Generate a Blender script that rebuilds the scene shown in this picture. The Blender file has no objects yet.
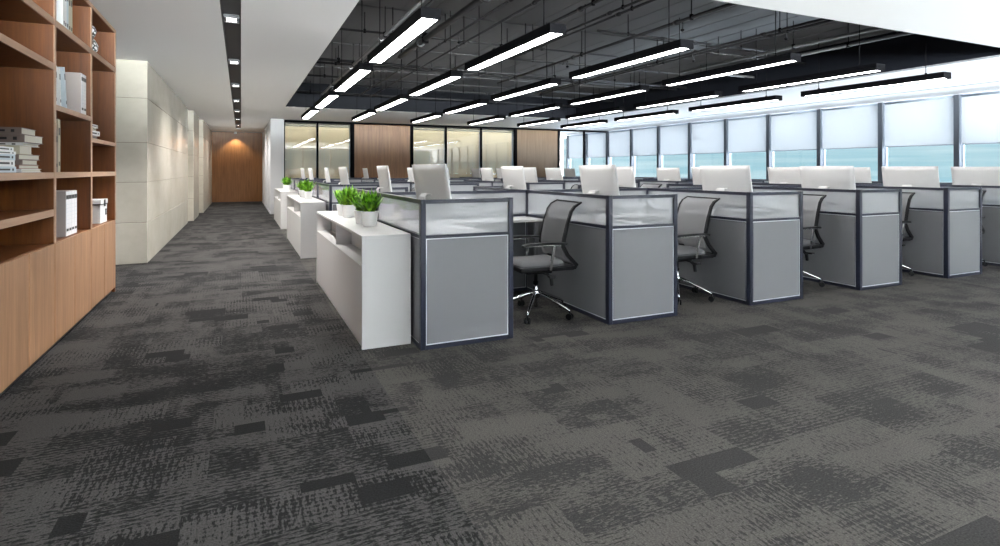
import bpy, bmesh, math, random
from mathutils import Vector, Matrix
random.seed(7)
C = bpy.context.scene
col = C.collection
PI = math.pi
def R(d): return math.radians(d)

# ------------------------------------------------------------------ materials
def mat(name, rgb=(.8,.8,.8), rough=.5, metal=0., spec=.5, coat=0., emit=None, es=0.):
    m = bpy.data.materials.new(name); m.use_nodes = True
    b = m.node_tree.nodes['Principled BSDF']
    b.inputs['Base Color'].default_value = (*rgb, 1)
    b.inputs['Roughness'].default_value = rough
    b.inputs['Metallic'].default_value = metal
    b.inputs['Specular IOR Level'].default_value = spec
    b.inputs['Coat Weight'].default_value = coat
    if emit:
        b.inputs['Emission Color'].default_value = (*emit, 1)
        b.inputs['Emission Strength'].default_value = es
    return m
class NT:
    def __init__(s, m): s.t = m.node_tree; s.n = s.t.nodes; s.b = s.n.get('Principled BSDF')
    def N(s, typ, **kw):
        n = s.n.new(typ)
        for k, v in kw.items():
            if k.startswith('i_'):
                key = k[2:].replace('_', ' ')
                n.inputs[key].default_value = v
            else: setattr(n, k, v)
        return n
    def L(s, a, b): s.t.links.new(a, b)
    def math(s, op, a, b=None, c=None, clamp=False):
        n = s.n.new('ShaderNodeMath'); n.operation = op; n.use_clamp = clamp
        for i, v in enumerate((a, b, c)):
            if v is None: continue
            if isinstance(v, (int, float)): n.inputs[i].default_value = v
            else: s.L(v, n.inputs[i])
        return n.outputs[0]
    def mix(s, f, a, b):
        n = s.n.new('ShaderNodeMix'); n.data_type = 'RGBA'
        for i, v in ((0, f), (6, a), (7, b)):
            if isinstance(v, (int, float)): n.inputs[i].default_value = v
            elif isinstance(v, tuple): n.inputs[i].default_value = (*v, 1)
            else: s.L(v, n.inputs[i])
        return n.outputs[2]
    def ramp(s, f, stops):
        n = s.n.new('ShaderNodeValToRGB'); s.L(f, n.inputs[0])
        e = n.color_ramp.elements
        while len(e) < len(stops): e.new(.5)
        for k, (p, c) in enumerate(stops): e[k].position = p; e[k].color = (*c, 1)
        return n.outputs[0]
    def pos(s, scale=(1,1,1), loc=(0,0,0), kind='world'):
        if kind == 'world': o = s.n.new('ShaderNodeNewGeometry').outputs['Position']
        else: o = s.n.new('ShaderNodeTexCoord').outputs['Object']
        m = s.n.new('ShaderNodeMapping'); m.inputs['Scale'].default_value = scale; m.inputs['Location'].default_value = loc
        s.L(o, m.inputs['Vector']); return m.outputs[0]
    def noise(s, vec, scale=5, detail=2, rough=.5):
        n = s.n.new('ShaderNodeTexNoise'); n.inputs['Scale'].default_value = scale
        n.inputs['Detail'].default_value = detail; n.inputs['Roughness'].default_value = rough
        s.L(vec, n.inputs['Vector']); return n.outputs['Fac']
    def color(s, c): s.L(c, s.b.inputs['Base Color'])
    def bump(s, h, strength=.2, dist=.01):
        n = s.n.new('ShaderNodeBump'); n.inputs['Strength'].default_value = strength; n.inputs['Distance'].default_value = dist
        s.L(h, n.inputs['Height']); s.L(n.outputs[0], s.b.inputs['Normal'])

M = {}
def wood(name, dark, light, rough=.4, coat=0., grain='z'):
    m = mat(name, light, rough, coat=coat); t = NT(m)
    sc = {'z': (14, 14, .7), 'y': (14, .7, 14)}[grain]
    a = t.noise(t.pos(sc), 1.6, 4, .6)
    b = t.noise(t.pos(tuple(v*5 for v in sc)), 2.0, 2, .5)
    f = t.math('ADD', t.math('MULTIPLY', a, .7), t.math('MULTIPLY', b, .3))
    t.color(t.ramp(f, [(.32, dark), (.66, light)]))
    return m
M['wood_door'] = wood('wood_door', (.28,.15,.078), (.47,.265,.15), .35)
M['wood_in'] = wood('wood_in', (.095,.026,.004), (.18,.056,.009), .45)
M['wood_edge_lit'] = wood('wood_edge_lit', (.36,.21,.13), (.47,.30,.20), .4, grain='y')  # front edges paler than the boards: light falling there put into the colour
M['wood_wall'] = wood('wood_wall', (.17,.065,.016), (.30,.135,.04), .4)
M['wood_pale'] = wood('wood_pale', (.16,.09,.042), (.23,.14,.075), .4)
M['white'] = mat('white_paint', (.80,.80,.80), .6)
M['ceil'] = mat('ceiling_paint', (.86,.855,.86), .7)
M['lam'] = mat('white_laminate', (.58,.57,.565), .3)
M['lam_warm'] = mat('warm_laminate', (.62,.55,.52), .35)
M['navy'] = mat('dark_frame', (.013,.015,.030), .28, 0., .6)
M['frame_lt'] = mat('frame_grey', (.20,.21,.26), .35, .5)
M['panel'] = mat('grey_panel', (.165,.166,.175), .35, 0.)
M['silver'] = mat('silver_edge', (.70,.71,.74), .35, .3)
M['black'] = mat('black_plastic', (.006,.006,.007), .5, 0., .15)
M['blackm'] = mat('black_metal', (.004,.004,.005), .7, 0., .04)
M['pipe'] = mat('dark_pipe', (.018,.018,.02), .45, .2)
M['pipe_g'] = mat('grey_pipe', (.16,.16,.165), .4, .5)
M['chrome'] = mat('chrome', (.75,.75,.77), .12, 1.)
M['deck'] = mat('ceiling_deck', (.13,.13,.137), .6)
M['recess'] = mat('recess_wall', (.009,.010,.014), .6, 0., .1)
M['cushion'] = mat('grey_cushion', (.075,.075,.08), .85)
M['alu'] = mat('aluminium', (.66,.65,.645), .4, .1)
M['screen'] = mat('screen_glass', (.01,.01,.012), .08)
M['keys'] = mat('keys', (.82,.82,.82), .5)
M['dark'] = mat('dark_laminate', (.035,.035,.04), .4)
M['drawer'] = mat('drawer_grey', (.06,.06,.068), .4)
M['post'] = mat('post_grey', (.085,.095,.115), .5, 0., .15)
M['sash'] = mat('sash_white', (.30,.35,.42), .4)
M['lamp'] = mat('lamp_glow', (1,1,1), .5, emit=(1,.99,.97), es=30.)
M['dlamp'] = mat('downlight_glow', (1,1,1), .5, emit=(1,.97,.92), es=14.)
M['pot'] = mat('pot_ceramic', (.82,.82,.81), .3)
M['soil'] = mat('soil', (.03,.02,.012), .9)
M['paper'] = mat('paper', (.62,.60,.52), .8)
M['binder'] = mat('binder', (.50,.44,.42), .6)
M['label'] = mat('label_white', (.82,.82,.84), .6)
M['ink'] = mat('ink', (.01,.01,.012), .5)
M['cov_w'] = mat('cover_white', (.75,.76,.76), .6)
M['cov_g'] = mat('cover_grey', (.20,.155,.14), .6)
M['cov_t'] = mat('cover_tan', (.48,.44,.33), .6)
M['cov_b'] = mat('cover_blue', (.52,.60,.66), .6)
M['cov_r'] = mat('cover_brown', (.25,.13,.10), .6)
M['mouse'] = mat('mouse_white', (.8,.8,.8), .3)

m = mat('leaf', (.10,.42,.02), .45); t = NT(m)
t.color(t.ramp(t.noise(t.pos((1,1,1)), 28, 2), [(.35, (.055,.22,.008)), (.65, (.38,.72,.05))])); M['leaf'] = m
m = mat('patterned_ceramic', (.8,.8,.8), .3); t = NT(m)
v = t.N('ShaderNodeTexVoronoi', feature='DISTANCE_TO_EDGE'); v.inputs['Scale'].default_value = 26
t.L(t.pos(), v.inputs['Vector'])
t.color(t.ramp(v.outputs['Distance'], [(.10, (.015,.015,.018)), (.16, (.8,.8,.82))])); M['pattern'] = m

# stone
m = mat('cream_stone', (.6,.55,.45), .22, coat=.15); t = NT(m)
a = t.noise(t.pos((1,1,1.3)), 1.7, 6, .65); b = t.noise(t.pos((1,1,1), (7,3,2)), 9, 4, .6)
f = t.math('ADD', t.math('MULTIPLY', a, .75), t.math('MULTIPLY', b, .25))
t.color(t.ramp(f, [(.30, (.50,.465,.39)), (.5, (.56,.525,.45)), (.72, (.61,.575,.50))]))
t.b.inputs['Coat Roughness'].default_value = .08
M['stone'] = m
M['joint'] = mat('stone_joint', (.22,.19,.15), .7)

# glass kinds: thin sheets, clear with a share of mirror
def thin_glass(name, tint, mirror, white=0., rough=.02, wcol=(.8,.82,.84)):
    m = bpy.data.materials.new(name); m.use_nodes = True; n = m.node_tree.nodes; n.clear(); L = m.node_tree.links.new
    o = n.new('ShaderNodeOutputMaterial'); tr = n.new('ShaderNodeBsdfTransparent'); tr.inputs[0].default_value = (*tint, 1)
    g = n.new('ShaderNodeBsdfGlossy'); g.inputs['Roughness'].default_value = rough; g.inputs[0].default_value = (1,1,1,1)
    lw = n.new('ShaderNodeLayerWeight'); lw.inputs[0].default_value = .5
    pwn = n.new('ShaderNodeMath'); pwn.operation = 'POWER'; L(lw.outputs['Facing'], pwn.inputs[0]); pwn.inputs[1].default_value = 5
    fr = n.new('ShaderNodeMath'); fr.operation = 'MULTIPLY_ADD'; L(pwn.outputs[0], fr.inputs[0]); fr.inputs[1].default_value = .9; fr.inputs[2].default_value = .02
    ad = n.new('ShaderNodeMath'); ad.operation = 'ADD'; ad.use_clamp = True; ad.inputs[1].default_value = mirror; L(fr.outputs[0], ad.inputs[0])
    mx = n.new('ShaderNodeMixShader'); L(ad.outputs[0], mx.inputs[0])
    if white > 0:
        d = n.new('ShaderNodeBsdfDiffuse'); d.inputs[0].default_value = (*wcol, 1)
        tl = n.new('ShaderNodeBsdfTranslucent'); tl.inputs[0].default_value = (*wcol, 1)
        dm = n.new('ShaderNodeMixShader'); dm.inputs[0].default_value = .5; L(d.outputs[0], dm.inputs[1]); L(tl.outputs[0], dm.inputs[2])
        # soft see-through: part straight, part scattered
        rf = n.new('ShaderNodeBsdfRefraction'); rf.inputs['IOR'].default_value = 1.02; rf.inputs['Roughness'].default_value = .22; rf.inputs[0].default_value = (*tint, 1)
        tm = n.new('ShaderNodeMixShader'); tm.inputs[0].default_value = .6; L(tr.outputs[0], tm.inputs[1]); L(rf.outputs[0], tm.inputs[2])
        wm = n.new('ShaderNodeMixShader'); wm.inputs[0].default_value = white; L(tm.outputs[0], wm.inputs[1]); L(dm.outputs[0], wm.inputs[2])
        L(wm.outputs[0], mx.inputs[1])
    else: L(tr.outputs[0], mx.inputs[1])
    L(g.outputs[0], mx.inputs[2]); L(mx.outputs[0], o.inputs[0])
    return m
M['frost'] = thin_glass('frosted_glass', (.95,.96,.98), .02, .32, .12)
M['winglass'] = thin_glass('window_glass', (.93,.97,.98), .0)
M['partglass'] = thin_glass('partition_glass', (.99,.99,.98), .05)
def translucent(name, colr, f=.5):
    m = bpy.data.materials.new(name); m.use_nodes = True; n = m.node_tree.nodes; n.clear(); L = m.node_tree.links.new
    o = n.new('ShaderNodeOutputMaterial'); d = n.new('ShaderNodeBsdfDiffuse'); d.inputs[0].default_value = (*colr, 1)
    tl = n.new('ShaderNodeBsdfTranslucent'); tl.inputs[0].default_value = (*colr, 1)
    dm = n.new('ShaderNodeMixShader'); dm.inputs[0].default_value = f; L(d.outputs[0], dm.inputs[1]); L(tl.outputs[0], dm.inputs[2]); L(dm.outputs[0], o.inputs[0])
    return m
M['blind'] = translucent('roller_fabric', (.50,.505,.515), .50)
M['slat'] = translucent('slat_beige', (.97,.83,.58), .06)
# chair mesh fabric: see-through weave
m = bpy.data.materials.new('mesh_fabric'); m.use_nodes = True; n = m.node_tree.nodes; n.clear(); L = m.node_tree.links.new
o = n.new('ShaderNodeOutputMaterial'); d = n.new('ShaderNodeBsdfDiffuse'); d.inputs[0].default_value = (.27,.27,.275,1)
tr = n.new('ShaderNodeBsdfTransparent'); mx = n.new('ShaderNodeMixShader'); mx.inputs[0].default_value = .72
L(tr.outputs[0], mx.inputs[1]); L(d.outputs[0], mx.inputs[2]); L(mx.outputs[0], o.inputs[0]); M['meshfab'] = m

# carpet: patchwork of plank-like tiles, each worn to its own degree
def carpet():
    m = mat('carpet_tiles', (.1,.1,.1), .95, spec=.1); t = NT(m)
    P = t.pos()
    # light woven ground warped a touch so tile edges fray
    def brick(w, h, loc, rot=0., warp=.02):
        mp = t.N('ShaderNodeMapping'); mp.inputs['Location'].default_value = loc; mp.inputs['Rotation'].default_value = (0,0,rot)
        t.L(P, mp.inputs['Vector'])
        b = t.N('ShaderNodeTexBrick'); b.offset = .37; b.offset_frequency = 2; b.squash = .62; b.squash_frequency = 3
        b.inputs['Scale'].default_value = 1; b.inputs['Mortar Size'].default_value = 0
        b.inputs['Brick Width'].default_value = w; b.inputs['Row Height'].default_value = h
        b.inputs['Color1'].default_value = (0,0,0,1); b.inputs['Color2'].default_value = (1,1,1,1)
        t.L(mp.outputs[0], b.inputs['Vector'])
        return b.outputs['Color']
    A = brick(.62, .25, (.13,.07,0)); B = brick(.43, .17, (3.31,1.7,0)); D = brick(.9, .5, (5.2,8.1,0)); G = brick(.24, .13, (9.4,2.2,0)); K = brick(.55, .21, (7.7,4.4,0), PI/2)
    # wear fields
    lowA = t.noise(t.pos((1.1,2.6,1)), 1.3, 3, .6)
    lowB = t.noise(t.pos((3.2,1.3,1), (5,5,0)), 1.3, 3, .6)
    lows = t.mix(D, lowA, lowB)
    # fine threads: rows of short loops across, and across the other way
    thA = t.noise(t.pos((26,120,1)), 1.0, 2, .55)
    thB = t.noise(t.pos((120,26,1)), 1.0, 2, .55)
    th = t.mix(t.math('GREATER_THAN', A, .5), thA, thB)
    xyz = t.N('ShaderNodeSeparateXYZ'); t.L(P, xyz.inputs[0])
    lineA = t.math('SINE', t.math('MULTIPLY', xyz.outputs[1], 230)); lineB = t.math('SINE', t.math('MULTIPLY', xyz.outputs[0], 230))
    amp = t.math('MULTIPLY', t.math('GREATER_THAN', D, .45), .07)
    th = t.math('ADD', th, t.math('MULTIPLY', amp, lineA)); th = t.math('ADD', th, t.math('MULTIPLY', t.math('MULTIPLY', t.math('GREATER_THAN', A, .5), .07), lineB))
    bl = t.noise(t.pos((60,60,1)), 1.0, 2, .6)
    th = t.math('ADD', t.math('MULTIPLY', th, .65), t.math('MULTIPLY', bl, .35))
    s = t.math('ADD', t.math('MULTIPLY', A, .15), t.math('MULTIPLY', B, .14))
    s = t.math('ADD', s, t.math('MULTIPLY', K, .12))
    s = t.math('ADD', s, t.math('MULTIPLY', lows, .95))
    s = t.math('ADD', s, t.math('MULTIPLY', t.math('SUBTRACT', th, .5), 1.3))
    solid = t.math('MULTIPLY', t.math('GREATER_THAN', B, .94), t.math('LESS_THAN', A, .45))
    solid2 = t.math('MULTIPLY', t.math('GREATER_THAN', G, .955), t.math('LESS_THAN', K, .5))
    solid = t.math('MAXIMUM', solid, solid2)
    dk = t.math('SUBTRACT', 1, t.math('SMOOTHSTEP' if False else 'MULTIPLY', t.math('SUBTRACT', s, .60), 9, clamp=True), clamp=True)
    dk = t.math('MAXIMUM', dk, solid)
    grain = t.noise(t.pos((150,150,1)), 1.0, 1, .5)
    tone = t.noise(t.pos((.9,.9,1), (2,9,0)), 1.0, 2, .5)
    left = t.mix(dk, (.050,.0475,.046), (.0125,.012,.0124))
    right = t.mix(dk, (.066,.061,.056), (.029,.0275,.027))
    x = t.N('ShaderNodeSeparateXYZ'); t.L(P, x.inputs[0])
    side = t.math('GREATER_THAN', x.outputs[0], .775)
    c = t.mix(side, left, right)
    gm = t.math('ADD', t.math('MULTIPLY', grain, 1.5), .25)
    gm = t.math('MULTIPLY', gm, t.math('ADD', t.math('MULTIPLY', tone, .5), .75))
    n = t.N('ShaderNodeVectorMath', operation='SCALE'); t.L(c, n.inputs[0]); t.L(gm, n.inputs['Scale'])
    t.color(n.outputs[0])
    t.bump(t.math('ADD', grain, t.math('MULTIPLY', dk, -.5)), .35, .004)
    return m
M['carpet'] = carpet()

# ------------------------------------------------------------------ mesh helpers
def bx(bm, x0, x1, y0, y1, z0, z1, bev=0., seg=2, mi=0):
    r = bmesh.ops.create_cube(bm, size=1)
    vs = r['verts']
    for v in vs:
        v.co = Vector(((x0+x1)/2 + v.co.x*abs(x1-x0), (y0+y1)/2 + v.co.y*abs(y1-y0), (z0+z1)/2 + v.co.z*abs(z1-z0)))
    fs = {f for v in vs for f in v.link_faces}
    for f in fs: f.material_index = mi
    if bev > 0:
        es = list({e for v in vs for e in v.link_edges})
        r2 = bmesh.ops.bevel(bm, geom=es, offset=bev, segments=seg, affect='EDGES', profile=.5, clamp_overlap=True)
        for f in r2['faces']: f.material_index = mi
        vs = r2['verts']
    return vs
def xf(vs, mtx):
    for v in set(vs): v.co = mtx @ v.co
def new(): return bmesh.new()
def tube(bm, pts, r, n=8, cap=True, mi=0):
    pts = [Vector(p) for p in pts]
    rs = r if isinstance(r, (list, tuple)) else [r]*len(pts)
    rings = []; up = None
    for i, p in enumerate(pts):
        d = (pts[min(i+1, len(pts)-1)] - pts[max(i-1, 0)]).normalized()
        if up is None:
            up = Vector((0,0,1)) if abs(d.z) < .9 else Vector((1,0,0))
        a = d.cross(up).normalized(); b = a.cross(d).normalized(); up = b
        ring = [bm.verts.new(p + a*math.cos(2*PI*k/n)*rs[i] + b*math.sin(2*PI*k/n)*rs[i]) for k in range(n)]
        rings.append(ring)
    for q in range(len(rings)-1):
        for k in range(n):
            f = bm.faces.new((rings[q][k], rings[q][(k+1)%n], rings[q+1][(k+1)%n], rings[q+1][k])); f.smooth = True; f.material_index = mi
    if cap:
        bm.faces.new(list(reversed(rings[0]))).material_index = mi; bm.faces.new(rings[-1]).material_index = mi
def rect_tube(bm, pts, w, h, wdir=(0,1,0)):
    # flat bar: width w along wdir, thickness h across it
    pts = [Vector(p) for p in pts]; W = Vector(wdir); rings = []
    ws = w if isinstance(w, (list, tuple)) else [w]*len(pts)
    hs = h if isinstance(h, (list, tuple)) else [h]*len(pts)
    for i, p in enumerate(pts):
        d = (pts[min(i+1, len(pts)-1)] - pts[max(i-1, 0)]).normalized()
        nrm = d.cross(W).normalized()
        rings.append([bm.verts.new(p + W*sx*ws[i]/2 + nrm*sy*hs[i]/2) for sx, sy in ((-1,-1),(1,-1),(1,1),(-1,1))])
    for q in range(len(rings)-1):
        for k in range(4): bm.faces.new((rings[q][k], rings[q][(k+1)%4], rings[q+1][(k+1)%4], rings[q+1][k]))
    bm.faces.new(list(reversed(rings[0]))); bm.faces.new(rings[-1])
def lathe(bm, prof, n=24, c=(0,0), mi=0):
    rings = []
    for r, z in prof:
        rings.append([bm.verts.new((c[0]+r*math.cos(2*PI*k/n), c[1]+r*math.sin(2*PI*k/n), z)) for k in range(n)] if r > 1e-5 else [bm.verts.new((c[0], c[1], z))])
    for a, b in zip(rings, rings[1:]):
        for k in range(n):
            if len(a) == 1 and len(b) == 1: continue
            if len(a) == 1: f = bm.faces.new((a[0], b[(k+1)%n], b[k]))
            elif len(b) == 1: f = bm.faces.new((a[k], a[(k+1)%n], b[0]))
            else: f = bm.faces.new((a[k], a[(k+1)%n], b[(k+1)%n], b[k]))
            f.smooth = True; f.material_index = mi
def obj(name, bm, m, parent=None, loc=None, smooth=False):
    bmesh.ops.recalc_face_normals(bm, faces=bm.faces[:])
    me = bpy.data.meshes.new(name); bm.to_mesh(me); bm.free()
    for q in (m if isinstance(m, (list, tuple)) else [m]): me.materials.append(q)
    if smooth:
        for p in me.polygons: p.use_smooth = True
    o = bpy.data.objects.new(name, me); col.objects.link(o)
    if parent: o.parent = parent
    if loc: o.location = loc
    return o
def boxobj(name, dims, m, parent=None, bev=0.):
    bm = new(); bx(bm, *dims, bev=bev); return obj(name, bm, m, parent)
def tag(o, label, cat, group=None):
    o['label'] = label; o['category'] = cat
    if group: o['group'] = group
    return o
def thing(name, label, cat, loc=(0,0,0), rz=0., group=None):
    o = bpy.data.objects.new(name, None); o.empty_display_size = .1; col.objects.link(o)
    o.location = loc; o.rotation_euler = (0,0,rz); return tag(o, label, cat, group)
def struct(o): o['kind'] = 'structure'; return o
KIDS = {}
def dup(root, loc, rz, label):
    def cp(o, parent):
        c = o.copy(); col.objects.link(c)
        if parent is not None: c.parent = parent
        for ch in KIDS.get(o.name) or [k for k in bpy.data.objects if k.parent == o]: cp(ch, c)
        return c
    c = cp(root, None); c.location = loc; c.rotation_euler = (0,0,rz); c['label'] = label
    return c
def cache_kids():
    KIDS.clear()
    for o in bpy.data.objects:
        if o.parent: KIDS.setdefault(o.parent.name, []).append(o)
def frame_rect(bm, axis, c, a0, a1, z0, z1, w, t):
    # four bars round a rectangle; axis 'x' = plane of constant x, 'y' = plane of constant y
    def b(p0, p1, q0, q1):
        if axis == 'x': bx(bm, c-t/2, c+t/2, p0, p1, q0, q1)
        else: bx(bm, p0, p1, c-t/2, c+t/2, q0, q1)
    b(a0, a0+w, z0, z1); b(a1-w, a1, z0, z1); b(a0+w, a1-w, z1-w, z1); b(a0+w, a1-w, z0, z0+w)

# ------------------------------------------------------------------ the room
ZC = 2.82; XW = 13.0; YG = 18.35
bm = new(); bx(bm, -1.9, 13.4, -4.2, 25.2, -.12, 0); struct(obj('floor', bm, M['carpet']))
# ceiling slab with the lamp slot and the large open recess left free
SX0, SX1, SY0, SY1 = -.175, .0, -3.4, 23.25
RX0, RX1, RY0, RY1 = .965, 9.12, 3.82, 14.5
bm = new()
T = 2.96
bx(bm, -1.9, SX0, -4.2, 25.2, ZC, T); bx(bm, SX1, RX0, -4.2, 25.2, ZC, T)
bx(bm, SX0, SX1, SY1, 25.2, ZC, T); bx(bm, SX0, SX1, -4.2, SY0, ZC, T)
bx(bm, RX0, 13.4, -4.2, RY0, ZC, T)
bx(bm, RX1, 11.79, RY0, RY1, ZC, T); bx(bm, 11.80, 13.4, RY0, RY1, ZC, T); bx(bm, 11.79, 11.80, RY0, RY1, ZC+.012, T)
bx(bm, RX0, 13.4, RY1, 22.6, ZC, T)
struct(obj('ceiling', bm, M['ceil']))
ZD = 3.42
bm = new()   # ribbed deck over the recess
nrib = 22; wd = (RX1-RX0+.4)/nrib
for k in range(nrib):
    x = RX0-.2+k*wd
    bx(bm, x, x+wd*.5, RY0-.2, RY1+.2, ZD, ZD+.1); bx(bm, x+wd*.5, x+wd, RY0-.2, RY1+.2, ZD+.005, ZD+.1)
for y in (5.0, 7.35, 9.7, 12.05):
    bx(bm, RX0-.15, RX1+.15, y, y+.35, ZD-.015, ZD+.01)
o = struct(obj('ceiling', bm, M['deck'])); o.name = 'ceiling_deck'
bm = new()
bx(bm, RX0, RX0+.008, RY0, RY1, ZC+.003, ZD+.1); bx(bm, RX1-.008, RX1, RY0, RY1, ZC+.003, ZD+.1)
bx(bm, RX0+.008, RX1-.008, RY0, RY0+.008, ZC+.003, ZD+.1); bx(bm, RX0+.008, RX1-.008, RY1-.008, RY1, ZC+.003, ZD+.1)
o = struct(obj('trim_1', bm, M['recess']))
bm = new(); bx(bm, 11.775, 11.815, -4.0, YG-.05, ZC-.006, ZC+.001); bx(bm, RX1, RX1+.06, RY0, RY1, ZC-.012, ZC+.001); o = struct(obj('trim_90', bm, mat('trim_grey', (.22,.225,.24), .5)))
# lamp slot channel
bm = new()
bx(bm, SX0-.02, SX1+.02, SY0, SY1, ZC+.05, ZC+.09)
bx(bm, SX0, SX0+.006, SY0, SY1, ZC+.001, ZC+.05); bx(bm, SX1-.006, SX1, SY0, SY1, ZC+.001, ZC+.05)
struct(obj('trim_2', bm, mat('slot_dark', (.035,.034,.036), .5)))
# walls
XL = -1.64
struct(boxobj('wall_left', (XL-.2, XL, -4.2, 9.26, 0, ZC), M['white']))
# unseen glazing added behind the camera so outside light reaches the ceiling
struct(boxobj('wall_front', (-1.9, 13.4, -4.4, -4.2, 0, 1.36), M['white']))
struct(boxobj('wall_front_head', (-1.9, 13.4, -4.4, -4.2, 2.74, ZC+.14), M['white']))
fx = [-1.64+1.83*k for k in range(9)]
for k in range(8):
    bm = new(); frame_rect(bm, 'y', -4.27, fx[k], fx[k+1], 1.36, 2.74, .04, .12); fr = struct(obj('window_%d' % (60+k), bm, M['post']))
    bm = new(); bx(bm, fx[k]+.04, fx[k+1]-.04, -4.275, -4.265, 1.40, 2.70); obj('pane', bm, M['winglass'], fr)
def stone_block(x1, y0, y1, zs=(.57,1.13,1.68,2.30)):
    bm = new(); g = .006
    lv = [0]+list(zs)+[ZC]
    for a, b in zip(lv, lv[1:]):
        ny = 1
        L_ = (y1-y0)/ny
        for k in range(ny):
            bx(bm, XL-.1, x1, y0+k*L_+(g/2 if k else 0), y0+(k+1)*L_-(g/2 if k < ny-1 else 0), a+(g/2 if a else 0), b-(g/2 if b < ZC else 0), bev=.003, seg=1)
    bx(bm, XL-.1, x1-.008, y0+.008, y1-.008, 0, ZC, mi=1)
    return bm
struct(obj('wall_left_stone', stone_block(-1.19, 9.25, 15.9), [M['stone'], M['joint']]))
struct(boxobj('wall_left_recess', (XL-.1, -1.32, 15.9, 19.4, 0, ZC), M['stone']))
struct(obj('wall_left_stone', stone_block(-1.10, 16.4, 18.4), [M['stone'], M['joint']]))
struct(obj('wall_left_stone', stone_block(-1.04, 19.35, 25.0), [M['stone'], M['joint']]))
struct(boxobj('wall_end', (-1.9, .9, 25.02, 25.2, 0, ZC), M['white']))
bm = new(); bx(bm, -1.04, .79, 24.96, 25.02, .03, ZC-.02, bev=.004)
struct(obj('wall_end_panel', bm, M['wood_wall']))
bm = new(); bx(bm, -1.04, .79, 24.955, 25.02, 0, .03); bx(bm, -1.04, .79, 24.955, 25.02, ZC-.02, ZC)
struct(obj('trim_3', bm, M['dark']))
bm = new(); bx(bm, .793, 1.167, 18.05, 25.1, 0, ZC)
for y in (19.9, 21.7, 23.5): bx(bm, .785, .795, y, y+.1, 0, ZC)
struct(obj('wall_right', bm, mat('right_wall_paint', (.60,.60,.62), .6)))
struct(boxobj('baseboard_right', (.781, .793, 18.05, 25.0, 0, .07), M['silver']))

# glazed wall at the back
segs = [(1.167,2.16,'g'),(2.16,3.17,'g'),(3.28,5.10,'w'),(5.21,6.36,'g'),(6.36,7.66,'g'),(7.66,8.94,'g'),(9.06,10.74,'w'),(10.84,11.92,'r'),(11.92,13.0,'r')]
bm = new()
bx(bm, 1.167, 13.0, YG-.03, YG+.05, 2.755, ZC); bx(bm, 1.167, 13.0, YG-.03, YG+.05, 0, .08)
for x in (1.167+.02, 2.16, 3.225, 5.155, 6.36, 7.66, 9.0, 10.79, 11.92, 12.97):
    w = .055 if x in (3.225, 5.155, 9.0, 10.79) else .028
    bx(bm, x-w, x+w, YG-.035, YG+.05, .08, 2.755, bev=.004, seg=1)
struct(obj('trim_4', bm, M['blackm']))
wn = 1
for x0, x1, k in segs:
    if k == 'w':
        struct(boxobj('wall_back', (x0, x1, YG-.015, YG+.06, .08, 2.755), M['wood_wall'] if x0 < 5 else M['wood_pale'], bev=.003))
    else:
        bm = new(); bx(bm, x0+.02, x1-.02, YG, YG+.012, .08, 2.755)
        struct(obj('window_%d' % wn, bm, M['partglass'])); wn += 1
ords = ['leftmost', 'second from the left', 'middle', 'fourth from the left', 'rightmost']
gi = 0
for x0, x1, k in segs:
    if k != 'g': continue
    th = thing('venetian_blind', 'closed beige slatted blind behind the glazed back wall, %s of five' % ords[gi], 'blind', ((x0+x1)/2, YG+.12, 0), group='beige blinds behind the back glazing'); gi += 1
    w = (x1-x0)/2-.03
    boxobj('headrail', (-w, w, -.03, .03, 2.66, 2.72), M['cov_t'], th, .004)
    bm = new(); z = .12
    while z < 2.64:
        vs = bx(bm, -w, w, -.032, .032, z-.002, z+.002)
        xf(vs, Matrix.Translation((0,0,z)) @ Matrix.Rotation(R(76), 4, 'X') @ Matrix.Translation((0,0,-z))); z += .058
    obj('slats', bm, M['slat'], th)
    bm = new()
    for x in (-w*.6, w*.6): tube(bm, [(x,-.034,.1),(x,-.034,2.66)], .002, 5)
    obj('cord', bm, M['cov_w'], th)
# rooms behind the glazed wall
struct(boxobj('wall_far', (.9, 13.4, 22.4, 22.6, 0, ZC), M['white']))
struct(boxobj('wall_divider', (10.2, 10.3, YG+.06, 22.4, 0, ZC), mat('pale_wall', (.72,.74,.76), .6)))

# window wall
bm = new(); bx(bm, XW+.02, XW+.3, -4.2, 22.4, 0, .97)
struct(obj('wall_window_side', bm, M['white']))
struct(boxobj('trim_5', (XW-.14, XW+.3, -4.2, YG-.04, .97, 1.0), M['lam'], bev=.004))
struct(boxobj('wall_window_head', (XW+.1, XW+.4, -4.2, 22.4, 2.74, 2.96), M['white']))
bm = new(); bx(bm, XW-.1, XW-.07, -3.0, YG-.1, 2.806, 2.82)
posts = [6.51+1.476*k for k in range(-7, 11)]
posts = [p for p in posts if p < 22]
bm.free()
tn = 6
for i, y in enumerate(posts):
    bm = new(); bx(bm, XW-.10, XW+.02, y-.10, y, 1.0, 2.795, bev=.004, seg=1)
    if y < 18 or y > 18.6:
        struct(obj('trim_%d' % tn, bm, M['post'])); tn += 1
    else: bm.free()
struct(boxobj('trim_%d' % tn, (XW-.10, XW+.02, YG-.14, YG-.04, 1.0, 2.795), M['post'])); tn += 1
ny = len(posts)-1
bl_ord = {}
vis = [i for i in range(ny) if 5.0 < posts[i] < 17.9]
onames = ['nearest','second','third','fourth','fifth','sixth','seventh','eighth','farthest']
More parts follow.
